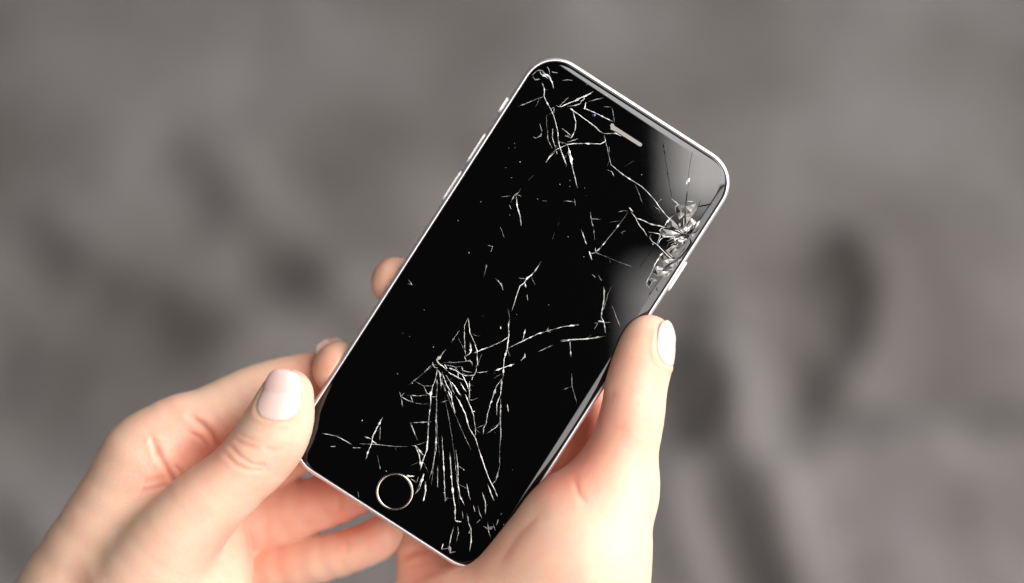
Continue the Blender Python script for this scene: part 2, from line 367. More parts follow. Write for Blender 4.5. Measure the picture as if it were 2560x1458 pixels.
# ------------------------------------------------------------------ cracks: ridges of broken glass along every fracture, glints painted into their tone
# ((crop origin x, y, zoom), [(width px, density, [x, y, ...])])
CRACKS = [
((1280,140,5.2), [
 (2.6,.9,[390,350,420,430,415,520,450,600,500,690,540,770,560,840,590,950,600,1080,620,1180,650,1270,710,1430]),
 (2.2,.45,[410,530,350,550,200,610,70,660]), (4,.8,[500,690,545,670,545,740,520,720]),
 (4,.9,[570,640,600,660,640,660,750,610,830,580,900,540,960,520,1060,460]), (2.2,.7,[620,650,700,570,740,535]),
 (2.6,.8,[720,660,830,640,890,620,900,570]), (4,.9,[750,680,850,750,960,830,1070,910,1140,980,1190,1010]),
 (3.2,.85,[920,680,960,690,1080,740,1200,800,1310,850]), (2.6,.55,[980,600,1080,570,1190,545]),
 (4,.9,[960,600,950,660,940,690]), (3,.6,[930,520,940,560,900,590]), (5,.7,[1190,1010,1280,1010,1350,1005,1420,1045]),
 (3,.75,[1200,1030,1215,1110,1150,1145,1020,1140,900,1140,790,1140,720,1150,570,1220,540,1250,500,1280]),
 (2,.6,[500,1280,470,1330,440,1390]), (2.2,.7,[1215,1110,1240,1200,1270,1350,1290,1430]),
 (4,.95,[720,1150,740,1220,770,1320,785,1420]), (2.6,.5,[720,1120,760,1110,860,1075]),
 (2.4,.7,[790,700,810,790,830,860,820,960,790,1030,760,1080]), (3.6,.5,[650,940,700,980,770,1040]), (2,.6,[690,1040,760,1060]),
 (3,.7,[530,940,525,1060,550,1150,575,1220]), (2.5,.55,[460,960,465,1070,490,1140,520,1200]), (1.6,.15,[445,760,455,960]),
 (2,.25,[360,880,390,990]), (2.6,.35,[270,1050,310,1070,370,1040,385,1000]), (2.2,.35,[1300,670,1320,780,1330,860]),
 (2,.2,[1190,660,1290,665]), (7,.55,[260,250,330,190,390,190,430,240,480,260,520,340,540,420]), (6,.5,[270,270,300,310,360,300]),
 (4,.3,[440,120,480,180,490,240]), (5,.45,[360,200,380,240,440,270,470,300]), (2,.4,[520,210,590,220]), (3.4,.35,[650,320,720,310,790,320]), (2,.4,[1260,1180,1270,1250]),
 (2,.3,[980,340,970,380]), (2.4,.4,[1220,500,1240,520])]),
((1120,380,3.64), [
 (2.6,.7,[1035,0,1050,40,1080,130]), (3.2,.9,[1095,0,1125,110,1150,210,1170,300,1180,330]), (2.4,.8,[890,95,930,40,980,0]),
 (3,.6,[480,410,570,400]), (2.6,.55,[570,460,600,400,640,370,665,330]), (2.2,.5,[620,385,665,405]), (2.4,.65,[620,400,630,500,655,580,667,675]),
 (2,.3,[560,485,575,520]), (3.2,.6,[1050,450,1080,445,1150,455]), (2.2,.6,[1150,425,1158,490]), (3,.6,[1295,545,1303,610,1390,612]),
 (2,.5,[1303,610,1320,680]), (1.6,.15,[1325,690,1335,800]), (2.6,.75,[1212,705,1260,845]), (4.4,.8,[1285,905,1310,985]),
 (4,.8,[1285,930,1340,915,1385,870]), (2.2,.6,[1340,870,1345,915,1380,930]), (1.8,.4,[475,680,512,780]), (2.6,.6,[360,850,405,860,390,910]),
 (2,.4,[350,1020,345,1060,325,1140]), (2,.4,[430,1150,480,1200,505,1260]),
 (2.8,.7,[850,995,800,1070,760,1120,720,1150,695,1190,655,1220,630,1290,580,1450]), (2.6,.7,[695,1180,710,1235]), (2.6,.8,[718,1300,728,1355]),
 (2,.4,[1370,1125,1395,1170]), (1.8,.3,[1310,1115,1340,1140]), (3,.6,[1420,1230,1420,1330,1400,1456]), (1.6,.3,[1456,1310,1410,1440]),
 (1.6,.2,[1010,640,1000,670]), (1.6,.25,[970,730,950,795]), (1.8,.25,[860,445,900,448]), (1.6,.1,[780,210,730,260]),
 (4,.5,[653,88,658,94]), (3,.6,[576,233,580,238]), (3.5,.6,[1106,256,1110,264]), (4,.35,[1016,292,1020,300]), (3.5,.4,[90,620,94,630]),
 (3,.4,[188,916,193,921]), (3,.5,[1233,951,1238,956]), (3,.35,[1091,768,1096,776]), (2.5,.4,[913,1390,918,1394]), (3,.3,[813,428,818,432])]),
((1400,400,4.853), [
 (2.5,.8,[600,0,620,60,650,85,780,190,900,265,1000,330,1080,410,1150,490,1220,590,1310,700]), (2.6,.6,[570,120,630,145,655,200]),
 (1.6,.3,[905,290,960,410,1000,530]), (1.6,.15,[780,80,900,10]), (6,.9,[840,580,885,630]), (2.2,.6,[710,630,780,615,820,620]),
 (2.4,.6,[830,630,750,740,660,860,560,980,480,1080,430,1130]), (2.4,.65,[850,620,910,690,960,790,1020,860,1060,930]),
 (3,.7,[930,705,1020,740,1120,790,1200,800]), (2.6,.6,[765,900,740,880,790,860]), (1.6,.2,[440,1130,600,1190,720,1240,880,1300]),
 (3,.25,[1130,555,1200,600,1210,650]), (1.6,.4,[1180,520,1230,475]), (4,.7,[988,176,993,181]), (4,.7,[1125,1016,1132,1026])]),
((1620,480,5.2), [
 (3.2,1,[200,260,230,300,280,350,350,430,400,500]), (3,.8,[0,400,90,430,150,440,240,465]), (3,.7,[210,450,240,400,300,330,340,300]),
 (2.6,.8,[0,520,90,535,150,545,160,580,120,660,140,720]), (3,.7,[160,520,150,500,180,470,240,465]), (4,.9,[150,545,210,580,350,585]),
 (3.4,.9,[40,550,20,590,50,640,110,680,200,770,260,830,330,880]), (3,.7,[130,670,160,620,200,590]), (4.5,.9,[190,570,220,575]),
 (5,.6,[360,270,350,200,380,170,440,155]), (4,.6,[310,90,340,120,390,160]), (3.4,.6,[500,120,590,125]), (4,.7,[400,300,410,350,470,290]),
 (4,.8,[340,590,370,660,380,690]), (4,.55,[200,790,150,850,90,940,50,1040,0,1130,-20,1180,-22,1270]), (3,.5,[50,1040,100,1080,160,1090]),
 (3,.5,[0,1130,60,1130,110,1135]), (6,.7,[230,760,270,800,330,850]), (4,.7,[150,830,190,795]), (3,.6,[240,640,340,600]),
 (3,.4,[180,1010,170,1080,190,1100]), (3,.5,[290,1050,240,1110]), (3,.4,[-10,1200,20,1260]), (3,.6,[60,680,65,688]), (3,.5,[240,490,260,500]), (3,.5,[300,510,330,520]),
 (2,.35,[300,600,240,720]), (2.6,.5,[350,900,380,960])]),
((1060,860,9.1), [
 (4.5,1,[500,120,430,200,390,270,340,320,290,370,330,440,420,500,480,560,530,620]), (3,.8,[200,410,200,470,250,540,310,540]),
 (2,.5,[190,460,70,580,0,650]), (3,.75,[300,560,280,720,240,860,200,950,170,1090,150,1180,155,1300,150,1450]),
 (2,.5,[290,800,300,1000,285,1200,290,1456]), (2.6,.7,[330,590,370,720,380,960]), (2.6,.7,[330,600,400,850,440,950,500,1100]),
 (3.4,.9,[410,640,440,740,500,900,560,1010,620,1110,630,1230,680,1440]), (3,.8,[550,1070,620,1230]), (2.6,.6,[500,710,590,850,640,1020,690,1150]),
 (4.6,.9,[580,830,680,930,740,1030,800,1130,850,1180]), (3.4,.8,[720,1180,790,1290,870,1450]), (4.6,.9,[560,650,660,700,780,770,900,820]),
 (6,1,[830,880,900,1010,960,1090]), (3.6,.9,[860,690,910,780,960,880,1020,1040]), (3.4,.9,[930,1140,1000,1290,1050,1440]),
 (3,.9,[1040,840,1030,1000,1035,1200,1020,1310]), (2.4,.6,[400,440,530,420,650,425,900,405,1040,380,1090,430,1100,500]),
 (2.6,.7,[480,480,620,500,720,530,800,515,860,520,880,610,1100,650]), (3.4,.9,[570,550,720,600,830,680,940,720,1060,720,1140,710,1190,610,1190,490]),
 (3,.9,[720,530,720,600]), (3,.8,[770,630,790,770]), (2.8,.8,[1150,0,1210,150,1210,330,1220,490,1240,490]),
 (3,.8,[1070,0,1060,190,1020,240,920,290,960,390]), (2,.5,[930,100,940,250]), (2.6,.6,[1120,210,1210,180,1340,120,1456,80]),
 (2.6,.6,[1200,650,1300,650,1456,625]), (2.6,.6,[1110,740,1090,820]), (2.4,.6,[1050,1280,1140,1265,1230,1225]),
 (3,.8,[0,960,60,1110,130,1150,190,1030]), (2,.6,[170,1200,290,1200]), (7,.8,[140,1090,160,1180]), (1.6,.3,[0,955,180,960]),
 (3,.6,[205,75,215,70]), (3.4,.8,[470,470,520,560]), (3,.7,[560,640,620,700]), (2.4,.6,[640,950,600,900])]),
((900,700,3.64), [
 (2.6,.8,[985,340,950,420,950,540,955,640]), (2.6,.75,[985,350,1000,480,1050,590,1065,660]), (1.6,.4,[1000,560,1005,660]),
 (2.6,.75,[905,460,870,510,830,570]), (1.6,.4,[890,520,950,640]), (2.2,.6,[1160,620,1290,560,1360,510]),
 (2.6,.7,[1350,620,1450,570,1620,490,1700,465,1850,425,1995,408]), (3,.7,[1480,550,1505,445]), (2.6,.7,[1455,575,1510,540]),
 (2.6,.7,[1220,830,1300,800,1405,765]), (2.6,.55,[1620,655,1690,620,1760,592]), (2.8,.75,[1830,565,1910,545,2050,540,2184,525]),
 (3,.6,[1500,665,1500,700,1465,735]), (2.2,.55,[1910,545,1920,700]), (2.2,.5,[1925,850,1930,970,1975,1130]), (1.6,.25,[1835,1000,1930,970]),
 (3,.85,[1365,350,1350,410,1355,510,1340,620,1310,730,1305,850,1300,900]), (5,.8,[1350,400,1352,420]), (1.6,.4,[1345,260,1365,350]),
 (3,.8,[1300,890,1240,970,1200,1090,1160,1220,1150,1300,1125,1350,1120,1410]), (3,.75,[1290,910,1280,1040,1245,1130,1245,1230]),
 (1.8,.4,[1280,1040,1280,1300,1285,1456]), (2,.4,[1060,1350,1150,1310]), (3,.7,[1150,1400,1240,1340,1275,1290]), (3,.8,[1340,1130,1350,1200]),
 (2.6,.5,[1285,30,1300,95]), (5,.8,[1279,425,1281,445]), (3.4,.8,[360,1020,375,1065,430,1095,490,1115]), (2,.5,[370,1060,390,1160]),
 (3,.7,[375,1060,400,1030]), (2,.55,[430,1050,530,1055,640,1045]), (2,.5,[460,1050,480,1110]), (1.6,.35,[500,1120,570,1130,640,1130]),
 (2.2,.7,[500,925,580,965,610,1040]), (1.8,.35,[440,960,600,830,680,770]), (2,.4,[480,1300,650,1290]), (2,.5,[455,1300,520,1450]),
 (3,.8,[210,1245,150,1350,105,1440]), (4,.8,[1020,1200,1045,1195]), (2.6,.7,[440,0,475,45,435,35]),
 (4,.7,[666,610,670,616]), (3.5,.5,[338,853,344,857]), (3,.5,[1715,226,1720,230]), (3,.4,[1423,313,1427,318]), (4,.6,[473,938,478,943]), (3.5,.5,[18,1278,24,1282])]),
((1400,400,3.165), [
 (2.8,.7,[345,1000,350,1090,330,1200,325,1270]), (3.2,.8,[325,1240,350,1290,360,1370]), (4,.8,[305,1275,345,1280]), (2,.4,[415,985,375,1070,345,1170]),
 (2.4,.6,[0,1430,80,1420,200,1415,360,1395]), (1.6,.3,[270,1290,400,1285]), (2,.4,[410,1150,440,1230,480,1330]), (1.6,.35,[300,1290,270,1340])]),
((740,940,3.033), [
 (3,.75,[200,435,300,455,370,490,420,520]), (4,.8,[430,545,490,545]), (2.6,.6,[265,535,300,535]),
 (3,.85,[655,320,610,400,580,470,575,510,545,580,530,630]), (2.6,.7,[520,460,570,480]), (5.5,.95,[575,490,608,513]), (1.8,.4,[480,515,620,520,750,535,850,535]),
 (1.8,.4,[640,370,635,490]), (2,.35,[615,600,640,710]), (3,.8,[1005,350,1000,480,995,560,960,640,940,720]),
 (3,.8,[870,530,905,530,935,600,945,680]), (3,.7,[905,525,965,600]), (1.6,.3,[985,500,900,530]), (1.6,.4,[870,350,920,490]),
 (5,.9,[830,760,900,760]), (2.6,.6,[870,780,915,810,930,760]), (2.6,.7,[970,740,940,850,900,900]), (2.4,.6,[960,760,915,880]),
 (4,.8,[980,800,985,870,965,950]), (2,.4,[470,880,475,920]), (3,.5,[500,335,505,340]), (3,.4,[682,720,686,724])]),
((980,1000,3.64), [
 (3,.8,[355,0,335,170,325,340,315,460,280,560,260,630]), (2.4,.6,[405,0,400,260,400,450,370,620,340,720]),
 (2.4,.7,[455,320,465,500,475,700,480,850,485,920]), (2.2,.6,[415,600,415,800]), (2.6,.7,[525,470,540,680,555,850,575,980,575,1100]),
 (2.8,.75,[580,450,600,600,600,760,620,880,660,960]), (5,.8,[595,560,600,620]),
 (3.3,.9,[610,0,670,140,700,250,760,350,800,480,840,600,880,710,940,830,960,880]), (2.6,.8,[690,0,740,130,760,260,760,330]),
 (2.4,.6,[540,0,575,120]), (5,.8,[945,730,965,655]), (3,.6,[910,770,945,730]), (2,.45,[985,0,985,200,990,320,980,430,980,600,950,730]),
 (3.4,.8,[680,760,700,870,715,910]), (3,.7,[740,960,755,1015]), (3.4,.7,[780,960,800,1040,820,1080]), (3,.6,[820,840,850,930,850,1040]),
 (3,.6,[870,760,900,850,930,920]), (3,.5,[640,1010,645,1080]), (6,.5,[575,1100,630,1110]), (4,.45,[680,1030,700,1130,720,1180,720,1290,705,1380]),
 (3,.5,[565,1150,540,1230,520,1330]), (2.4,.45,[600,1150,605,1210,585,1290]), (4,.5,[450,1360,465,1310]), (8,.4,[520,1330,530,1390,580,1380]),
 (4,.35,[450,1360,520,1350]), (6,.4,[830,1150,880,1180,920,1150]), (4,.4,[870,1110,880,1200,900,1260]), (3,.5,[920,1130,940,1190]),
 (3,.4,[965,1090,950,1140]), (2,.3,[480,890,560,900]), (5,.6,[480,920,495,900]), (5,.6,[650,630,655,640]), (3,.3,[990,1040,1000,1035]),
 (4,.4,[1015,1130,1018,1140]), (4,.8,[305,740,300,820,290,910]), (3,.4,[850,980,870,950]), (2,.4,[760,260,830,230]), (3,.4,[770,1120,800,1090]), (3,.4,[710,1160,720,1165])]),
]
DARK = [
((1,1,1), [(2.2,1,[1657,355,1665,407,1672,450,1680,496]), (1.6,1,[1731,378,1722,430,1720,470])]),
((1620,480,5.2), [(5,1,[510,-10,500,90,490,180]), (1.8,1,[480,200,488,430]), (6.5,1,[835,158,700,180,650,190]), (3.4,1,[680,110,660,190,630,240]),
 (5.5,1,[560,520,610,530,670,460]), (2.4,1,[270,310,350,280]), (4,1,[110,1240,115,1270,130,1290]), (2,1,[190,1100,100,1210,0,1360]),
 (2,1,[150,180,180,230]), (6,1,[220,985,260,955,350,900]), (9,1,[470,540,500,575,470,600]), (9,1,[540,600,560,660,510,740,450,820,400,870]), (5,1,[300,790,330,750,350,725]), (4,1,[380,600,400,580,430,560]), (5,1,[400,850,370,890,350,905])]),
((1400,400,4.853), [(1.2,1,[1150,1060,1080,1150,1000,1250,960,1320])]),
]
def ribbon(polys, hgt, name, mat, jag=.35, zoff=.012):
    V, F, D = [], [], []
    for (ox, oy, k), lst in polys:
        if k == 1: ox, oy = 0, 0
        for w, dens, c in lst:
            pts = [to_phone(ox+c[i]/k, oy+c[i+1]/k) for i in range(0, len(c), 2)]
            q = [pts[0]]
            for a, b in zip(pts[:-1], pts[1:]):
                L_ = math.hypot(b[0]-a[0], b[1]-a[1]); n = max(1, int(L_/.55))
                nx_, ny_ = (-(b[1]-a[1])/(L_+1e-9), (b[0]-a[0])/(L_+1e-9))
                for j in range(1, n+1):
                    t = j/n; jj = random.gauss(0, .028) if j < n else 0
                    q.append((a[0]+(b[0]-a[0])*t+nx_*jj, a[1]+(b[1]-a[1])*t+ny_*jj))
            N = len(q); base = len(V); wm = w/S/2*.43
            dw = 1.0; ar = random.gauss(0, .5)
            for i, (x, y) in enumerate(q):
                x0, y0 = q[max(i-1, 0)]; x1, y1 = q[min(i+1, N-1)]
                L_ = math.hypot(x1-x0, y1-y0)+1e-9; nx_, ny_ = -(y1-y0)/L_, (x1-x0)/L_
                end = min(i, N-1-i)
                taper = .35 if (end == 0 and N > 3) else (.75 if (end == 1 and N > 5) else 1)
                dw = .6*dw + .4*math.exp(random.gauss(-.05, jag*1.5))
                ww = wm*taper*(dw if N > 3 else 1.0)
                if N > 3 and random.random() < .06: ww *= 3.0
                z = glass_z(inset_of(x, y))+zoff
                off = random.uniform(-.35, .35)*ww
                V += [((x+nx_*ww)*MM, (y+ny_*ww)*MM, z*MM), ((x+nx_*off)*MM, (y+ny_*off)*MM, (z+hgt*random.uniform(.5, 1.3))*MM),
                      ((x-nx_*ww)*MM, (y-ny_*ww)*MM, z*MM)]
                ar = .80*ar + random.gauss(0, .28)
                dv = dens*min(1.7, max(.34, math.exp(ar*1.2)))*(min(1, .3+end/(.18*N+1)) if N > 5 else 1)  # brightness wanders along the crack to paint in glints
                D += [dv]*3
            for i in range(N-1):
                a = base+3*i
                F += [(a, a+1, a+4, a+3), (a+1, a+2, a+5, a+4)]
    o = mesh_obj(name, V, F, mat, phone, smooth=False)
    at = o.data.attributes.new('crushed_glint', 'FLOAT', 'POINT'); at.data.foreach_set('value', D)
    return o
# hair-fine secondary fractures branching off the traced ones
hair = []
for (ox, oy, k), lst in CRACKS:
    for w, dens, c in lst:
        if len(c) < 8: continue
        for _ in range(2):
            if random.random() < .32:
                i = 2*random.randrange(1, len(c)//2-1)
                x, y = ox+c[i]/k, oy+c[i+1]/k
                a = math.atan2(c[i+3]-c[i+1], c[i+2]-c[i])+random.choice((-1, 1))*random.uniform(.35, 1.3)
                pl = [x, y]; L_ = random.uniform(8, 34)
                for q_ in range(3):
                    x += L_/3*math.cos(a); y += L_/3*math.sin(a); a += random.gauss(0, .22); pl += [x, y]
                hair.append((random.uniform(1.0, 1.9), random.uniform(.12, .5), pl))
for tx_, ty_ in ((1075, 1250), (1105, 1190), (1150, 1290), (1205, 1180)):
    hx_, hy_ = 1095+random.uniform(-4, 6), 912+random.uniform(0, 14)
    t0 = random.uniform(.12, .4); t1 = random.uniform(.75, 1.0); bow = random.uniform(-9, 9); pl = []
    for q_ in range(9):                    # long faint rays of the fan in the lower middle
        t = t0+(t1-t0)*q_/8
        pl += [hx_+(tx_-hx_)*t+bow*math.sin(math.pi*t), hy_+(ty_-hy_)*t]
    hair.append((random.uniform(1.1, 1.7), random.uniform(.14, .32), pl))
for q_ in range(60):                       # splinters bursting out of the impact
    a = random.uniform(1.7, 5.6); r0 = random.uniform(3, 26); r1 = r0+random.uniform(5, 26)
    hair.append((random.uniform(1.6, 4.2), random.uniform(.35, 1.2), [1712+r0*math.cos(a), 588+r0*math.sin(a), 1712+r1*math.cos(a+.08), 588+r1*math.sin(a+.08)]))
for q_ in range(26):                       # glass dust
    x, y = random.uniform(1000, 1560), random.uniform(320, 1250)
    px_, py_ = to_phone(x, y)
    if inset_of(px_, py_) > 4: hair.append((random.uniform(1.5, 2.6), random.uniform(.15, .5), [x, y, x+random.uniform(-3, 3), y+random.uniform(-3, 3)]))
CRACKS.append(((0, 0, 1.0001), hair))
tag(ribbon(CRACKS, .05, 'glass_crack', CRACK), 'web of fine white cracks spread over the black screen', kind='stuff')
ribbon(DARK, .0, 'open_crack', GROOVE, jag=.15, zoff=.10)

# chipped facets at the impact on the right edge (crop 1620,480 zoom 5.2): density, tilt, outline
SH = [
 (.95,.5,[550,350,620,335,640,380,600,430,600,480,530,490,515,470]), (.85,.6,[620,400,680,365,650,440,605,480]),
 (.30,.15,[375,180,480,165,480,290,420,345,370,280]), (.28,.1,[490,190,620,150,640,220,560,330,500,420,492,300]), (.9,.5,[415,460,500,445,510,515,430,525]),
 (.01,.2,[440,530,510,535,515,590,450,605]), (.8,.5,[385,620,500,600,522,620,480,642,395,645]), (.25,.3,[520,540,560,545,560,640,525,600]),
 (.32,.35,[296,790,350,722,420,652,482,680,470,762,400,832,340,850]), (.01,.2,[532,602,565,650,500,762,440,832,385,890,400,822,482,722,512,645]),
 (.7,.5,[330,690,400,700,300,762,270,800,230,762]), (.8,.5,[270,868,345,880,330,922,280,925]), (.38,.3,[152,832,200,812,268,872,268,932,202,982,130,950]),
 (.75,.4,[270,962,350,922,382,960,342,1022,258,1022]), (.7,.4,[78,992,130,960,202,990,180,1012,90,1012]), (.35,.3,[62,1052,100,1014,178,1024,168,1090,120,1092]),
 (.65,.4,[182,1032,268,1032,290,1062,222,1112,170,1084]), (.4,.3,[0,1142,90,1132,118,1152,60,1182,0,1252]), (.7,.6,[570,560,605,545,610,600,570,625]),
 (.35,.3,[352,640,420,560,440,600,400,650,372,700]), (.2,.4,[160,520,190,480,330,500,345,575,220,570,160,545]), (.12,.4,[300,345,390,440,400,500,250,480,220,450]),
 (.5,.4,[400,880,440,850,430,900,395,930]),
]
def shards():
    for dens, tilt, c in SH:
        pts = [to_phone(1620+c[i]/5.2, 480+c[i+1]/5.2) for i in range(0, len(c), 2)]
        cx = sum(p[0] for p in pts)/len(pts); cy = sum(p[1] for p in pts)/len(pts)
        a = random.uniform(0, 6.28); tx, ty = tilt*.09*math.cos(a), tilt*.09*math.sin(a)
        V, D = [], []
        for x, y in pts:
            z = glass_z(max(inset_of(x, y), G0))+.035+(x-cx)*tx+(y-cy)*ty
            V.append((x*MM, y*MM, z*MM)); D.append(dens*random.uniform(.55, .95))
        zc = glass_z(max(inset_of(cx, cy), G0))+.05+random.uniform(.0, .10)
        V.append(((cx+random.uniform(-.15, .15))*MM, (cy+random.uniform(-.15, .15))*MM, zc*MM)); D.append(dens*random.uniform(.6, 1.2))
        n = len(pts); V0, V, D, F = V, [], [], []
        for k in range(n):
            b = len(V); dv = dens*random.choice((.02, .08, .2, .5, 1.2)); dz = random.uniform(-.03, .05)*MM  # uneven facet tones paint the sparkle into the colour
            p, q = V0[k], V0[(k+1) % n]
            V += [p, q, (V0[n][0], V0[n][1], V0[n][2]+dz), (p[0], p[1], p[2]-.1*MM), (q[0], q[1], q[2]-.1*MM)]
            D += [dv]*5; F += [(b, b+1, b+2), (b, b+3, b+4, b+1)]
        o = mesh_obj('glass_shard', V, F, SHARD, phone, smooth=False)
        at = o.data.attributes.new('crushed_glint', 'FLOAT', 'POINT'); at.data.foreach_set('value', D)
shards()
# one loose white fleck by the top right corner
fx, fy = to_phone(1720, 453)
V = [((fx+.4*math.cos(a)-.25*math.sin(a)*.3)*MM, (fy+1.0*math.sin(a))*MM, .06*MM) for a in [k*math.pi/6 for k in range(12)]]+[(fx*MM, fy*MM, .16*MM)]
o = mesh_obj('glass_fleck', V, [(k, (k+1) % 12, 12) for k in range(12)], CRACK, phone, smooth=False)
at = o.data.attributes.new('crushed_glint', 'FLOAT', 'POINT'); at.data.foreach_set('value', [.9]*13)

# ------------------------------------------------------------------ hands: one continuous surface each, from a distance field
def catmull(pts, sub=3):
    pts = [np.array(p, float) for p in pts]
    if len(pts) < 3: return pts
    q = [2*pts[0]-pts[1]] + pts + [2*pts[-1]-pts[-2]]; out = []
    for i in range(1, len(q)-2):
        for k in range(sub):
            t = k/sub
            out.append(.5*((2*q[i]) + (-q[i-1]+q[i+1])*t + (2*q[i-1]-5*q[i]+4*q[i+1]-q[i+2])*t*t + (-q[i-1]+3*q[i]-3*q[i+1]+q[i+2])*t**3))
    out.append(pts[-1]); return out

def chain(*spec):
    """(px, py, z, radius px) ... -> smoothed points (x, y, z, r) in mm"""
    return np.array(catmull([(*P(a, b, z), r/S*(DCAM-z)/DCAM) for a, b, z, r in spec])).astype(np.float32)

def smin(a, b, k):
    h = np.maximum(k-np.abs(a-b), 0)/k
    return np.minimum(a, b) - h*h*k*.25

def chain_sdf(Q, ch):
    d = np.full(len(Q), 1e3, np.float32)
    for a, b in zip(ch[:-1], ch[1:]):
        ba = b[:3]-a[:3]; pa = Q-a[:3]
        t = np.clip(pa@ba/(ba@ba+1e-9), 0, 1)
        dd = np.sqrt(((pa-t[:, None]*ba)**2).sum(1)) - (a[3]+(b[3]-a[3])*t)
        d = smin(d, dd, .8) if True else d
    return d

def phone_sdf(Q):
    x, y, z = Q[:, 0]-PC[0], Q[:, 1]-PC[1], Q[:, 2]
    lx_, ly_ = x*cs-y*sn, x*sn+y*cs
    r = PR
    qx, qy = np.abs(lx_)-(PW-r), np.abs(ly_)-(PHH-r)
    d2 = np.hypot(np.maximum(qx, 0), np.maximum(qy, 0)) + np.minimum(np.maximum(qx, qy), 0) - r
    w_ = d2+1.4; h_ = np.abs(z+PT/2)-PT/2+1.4
    return np.hypot(np.maximum(w_, 0), np.maximum(h_, 0)) + np.minimum(np.maximum(w_, h_), 0) - 1.4

def hand_sdf(Q, palm, fingers, kp, kb, subs):
    d = None
    for ch in palm:
        c = chain_sdf(Q, ch); d = c if d is None else smin(d, c, kp)
    f = None
    for ch in fingers:
        c = chain_sdf(Q, ch); f = c if f is None else smin(f, c, .9)
    d = smin(d, f, kb)
    for s_ in subs: d = np.maximum(d, -s_(Q))
    # the flesh gives way to the phone
    return np.maximum(d, -(phone_sdf(Q)-.05))

def eval_chunks(fn, Q, n=400000):
    return np.concatenate([fn(Q[i:i+n]) for i in range(0, len(Q), n)])

def surface_nets(fn, lo, hi, h):
    nx, ny, nz = [int(math.ceil((b-a)/h))+1 for a, b in zip(lo, hi)]
    gx, gy, gz = [np.arange(n, dtype=np.float32)*h+a for n, a in zip((nx, ny, nz), lo)]
    Q = np.stack(np.meshgrid(gx, gy, gz, indexing='ij'), -1).reshape(-1, 3)
    # coarse pass first, full resolution only near the surface
    K = 4; hc = h*K
    cx, cy, cz = [np.arange((n+K-1)//K, dtype=np.float32)*hc+a+hc/2-h/2 for n, a in zip((nx, ny, nz), lo)]
    Qc = np.stack(np.meshgrid(cx, cy, cz, indexing='ij'), -1).reshape(-1, 3)
    Dc = eval_chunks(fn, Qc).reshape(len(cx), len(cy), len(cz))
    D = Dc.repeat(K, 0).repeat(K, 1).repeat(K, 2)[:nx, :ny, :nz].ravel().copy()
    near = np.abs(D) < hc*1.6
    D[near] = eval_chunks(fn, Q[near]); D = D.reshape(nx, ny, nz)
    D[0], D[-1], D[:, 0], D[:, -1], D[:, :, 0], D[:, :, -1] = [np.maximum(x, .3) for x in (D[0], D[-1], D[:, 0], D[:, -1], D[:, :, 0], D[:, :, -1])]
    ins_ = D < 0
    cor = [(i, j, k) for i in (0, 1) for j in (0, 1) for k in (0, 1)]
    def sl(A, c): return A[c[0]:nx-1+c[0], c[1]:ny-1+c[1], c[2]:nz-1+c[2]]
    cnt = sum(sl(ins_, c).astype(np.int8) for c in cor)
    act = (cnt > 0) & (cnt < 8)
    idx = np.full(act.shape, -1, np.int64); I = np.argwhere(act); idx[act] = np.arange(len(I))
    acc = np.zeros((len(I), 3)); num = np.zeros(len(I))
    for a in cor:
        for ax in range(3):
            if a[ax]: continue
            b = list(a); b[ax] = 1; b = tuple(b)
            da = D[I[:, 0]+a[0], I[:, 1]+a[1], I[:, 2]+a[2]]; db = D[I[:, 0]+b[0], I[:, 1]+b[1], I[:, 2]+b[2]]
            m = (da < 0) != (db < 0)
            t = np.where(m, da/(da-db+1e-12), 0)
            p = np.array(a, float)[None, :].repeat(len(I), 0); p[:, ax] += t
            acc[m] += p[m]; num[m] += 1
    V = (I + acc/num[:, None])*h + np.array(lo)
    F = []
    for ax in range(3):
        u, v = [(1, 2), (2, 0), (0, 1)][ax]
        A = ins_
        s0 = [slice(0, n) for n in (nx, ny, nz)]; s1 = list(s0)
        s0[ax] = slice(0, (nx, ny, nz)[ax]-1); s1[ax] = slice(1, (nx, ny, nz)[ax])
        ch = A[tuple(s0)] != A[tuple(s1)]
        E = np.argwhere(ch)
        E = E[(E[:, u] > 0) & (E[:, v] > 0) & (E[:, u] < (nx, ny, nz)[u]-1) & (E[:, v] < (nx, ny, nz)[v]-1)]
        flip = ~A[E[:, 0], E[:, 1], E[:, 2]]
        def g(du, dv):
            K = E.copy(); K[:, u] -= du; K[:, v] -= dv
            return idx[K[:, 0], K[:, 1], K[:, 2]]
        q = np.stack([g(1, 1), g(0, 1), g(0, 0), g(1, 0)], 1)
        q[flip] = q[flip][:, ::-1]
        F.append(q)
    return V, np.concatenate(F)

def subdivide(V, F):
    e = np.stack([F, np.roll(F, -1, 1)], -1).reshape(-1, 2); es = np.sort(e, 1)
    key = es[:, 0]*len(V)+es[:, 1]
    uq, first, inv = np.unique(key, return_index=True, return_inverse=True)
    mid = (V[es[first, 0]]+V[es[first, 1]])/2
    cen = V[F].mean(1)
    nV = len(V); nE = len(mid)
    inv = inv.reshape(-1, 4)+nV; cn = np.arange(len(F))+nV+nE
    out = [np.stack([F[:, k], inv[:, k], cn, inv[:, (k-1) % 4]], 1) for k in range(4)]
    return np.concatenate([V, mid, cen]), np.concatenate(out)

def grad(fn, V, e=.25):
    k = np.array([[1, -1, -1], [-1, -1, 1], [-1, 1, -1], [1, 1, 1]], np.float32)
    g = sum(kk[None, :]*eval_chunks(fn, (V+kk*e).astype(np.float32))[:, None] for kk in k)
    return g/(np.linalg.norm(g, axis=1, keepdims=True)+1e-9)

def nrm(v): v = np.array(v, float); return v/np.linalg.norm(v)

def nail_frame(spec):
    B = P(*spec['bone']); ax = nrm(spec['axis']); n = np.array(spec['normal'], float); n = nrm(n-ax*(n@ax)); side = np.cross(ax, n)
    return B, ax, n, side

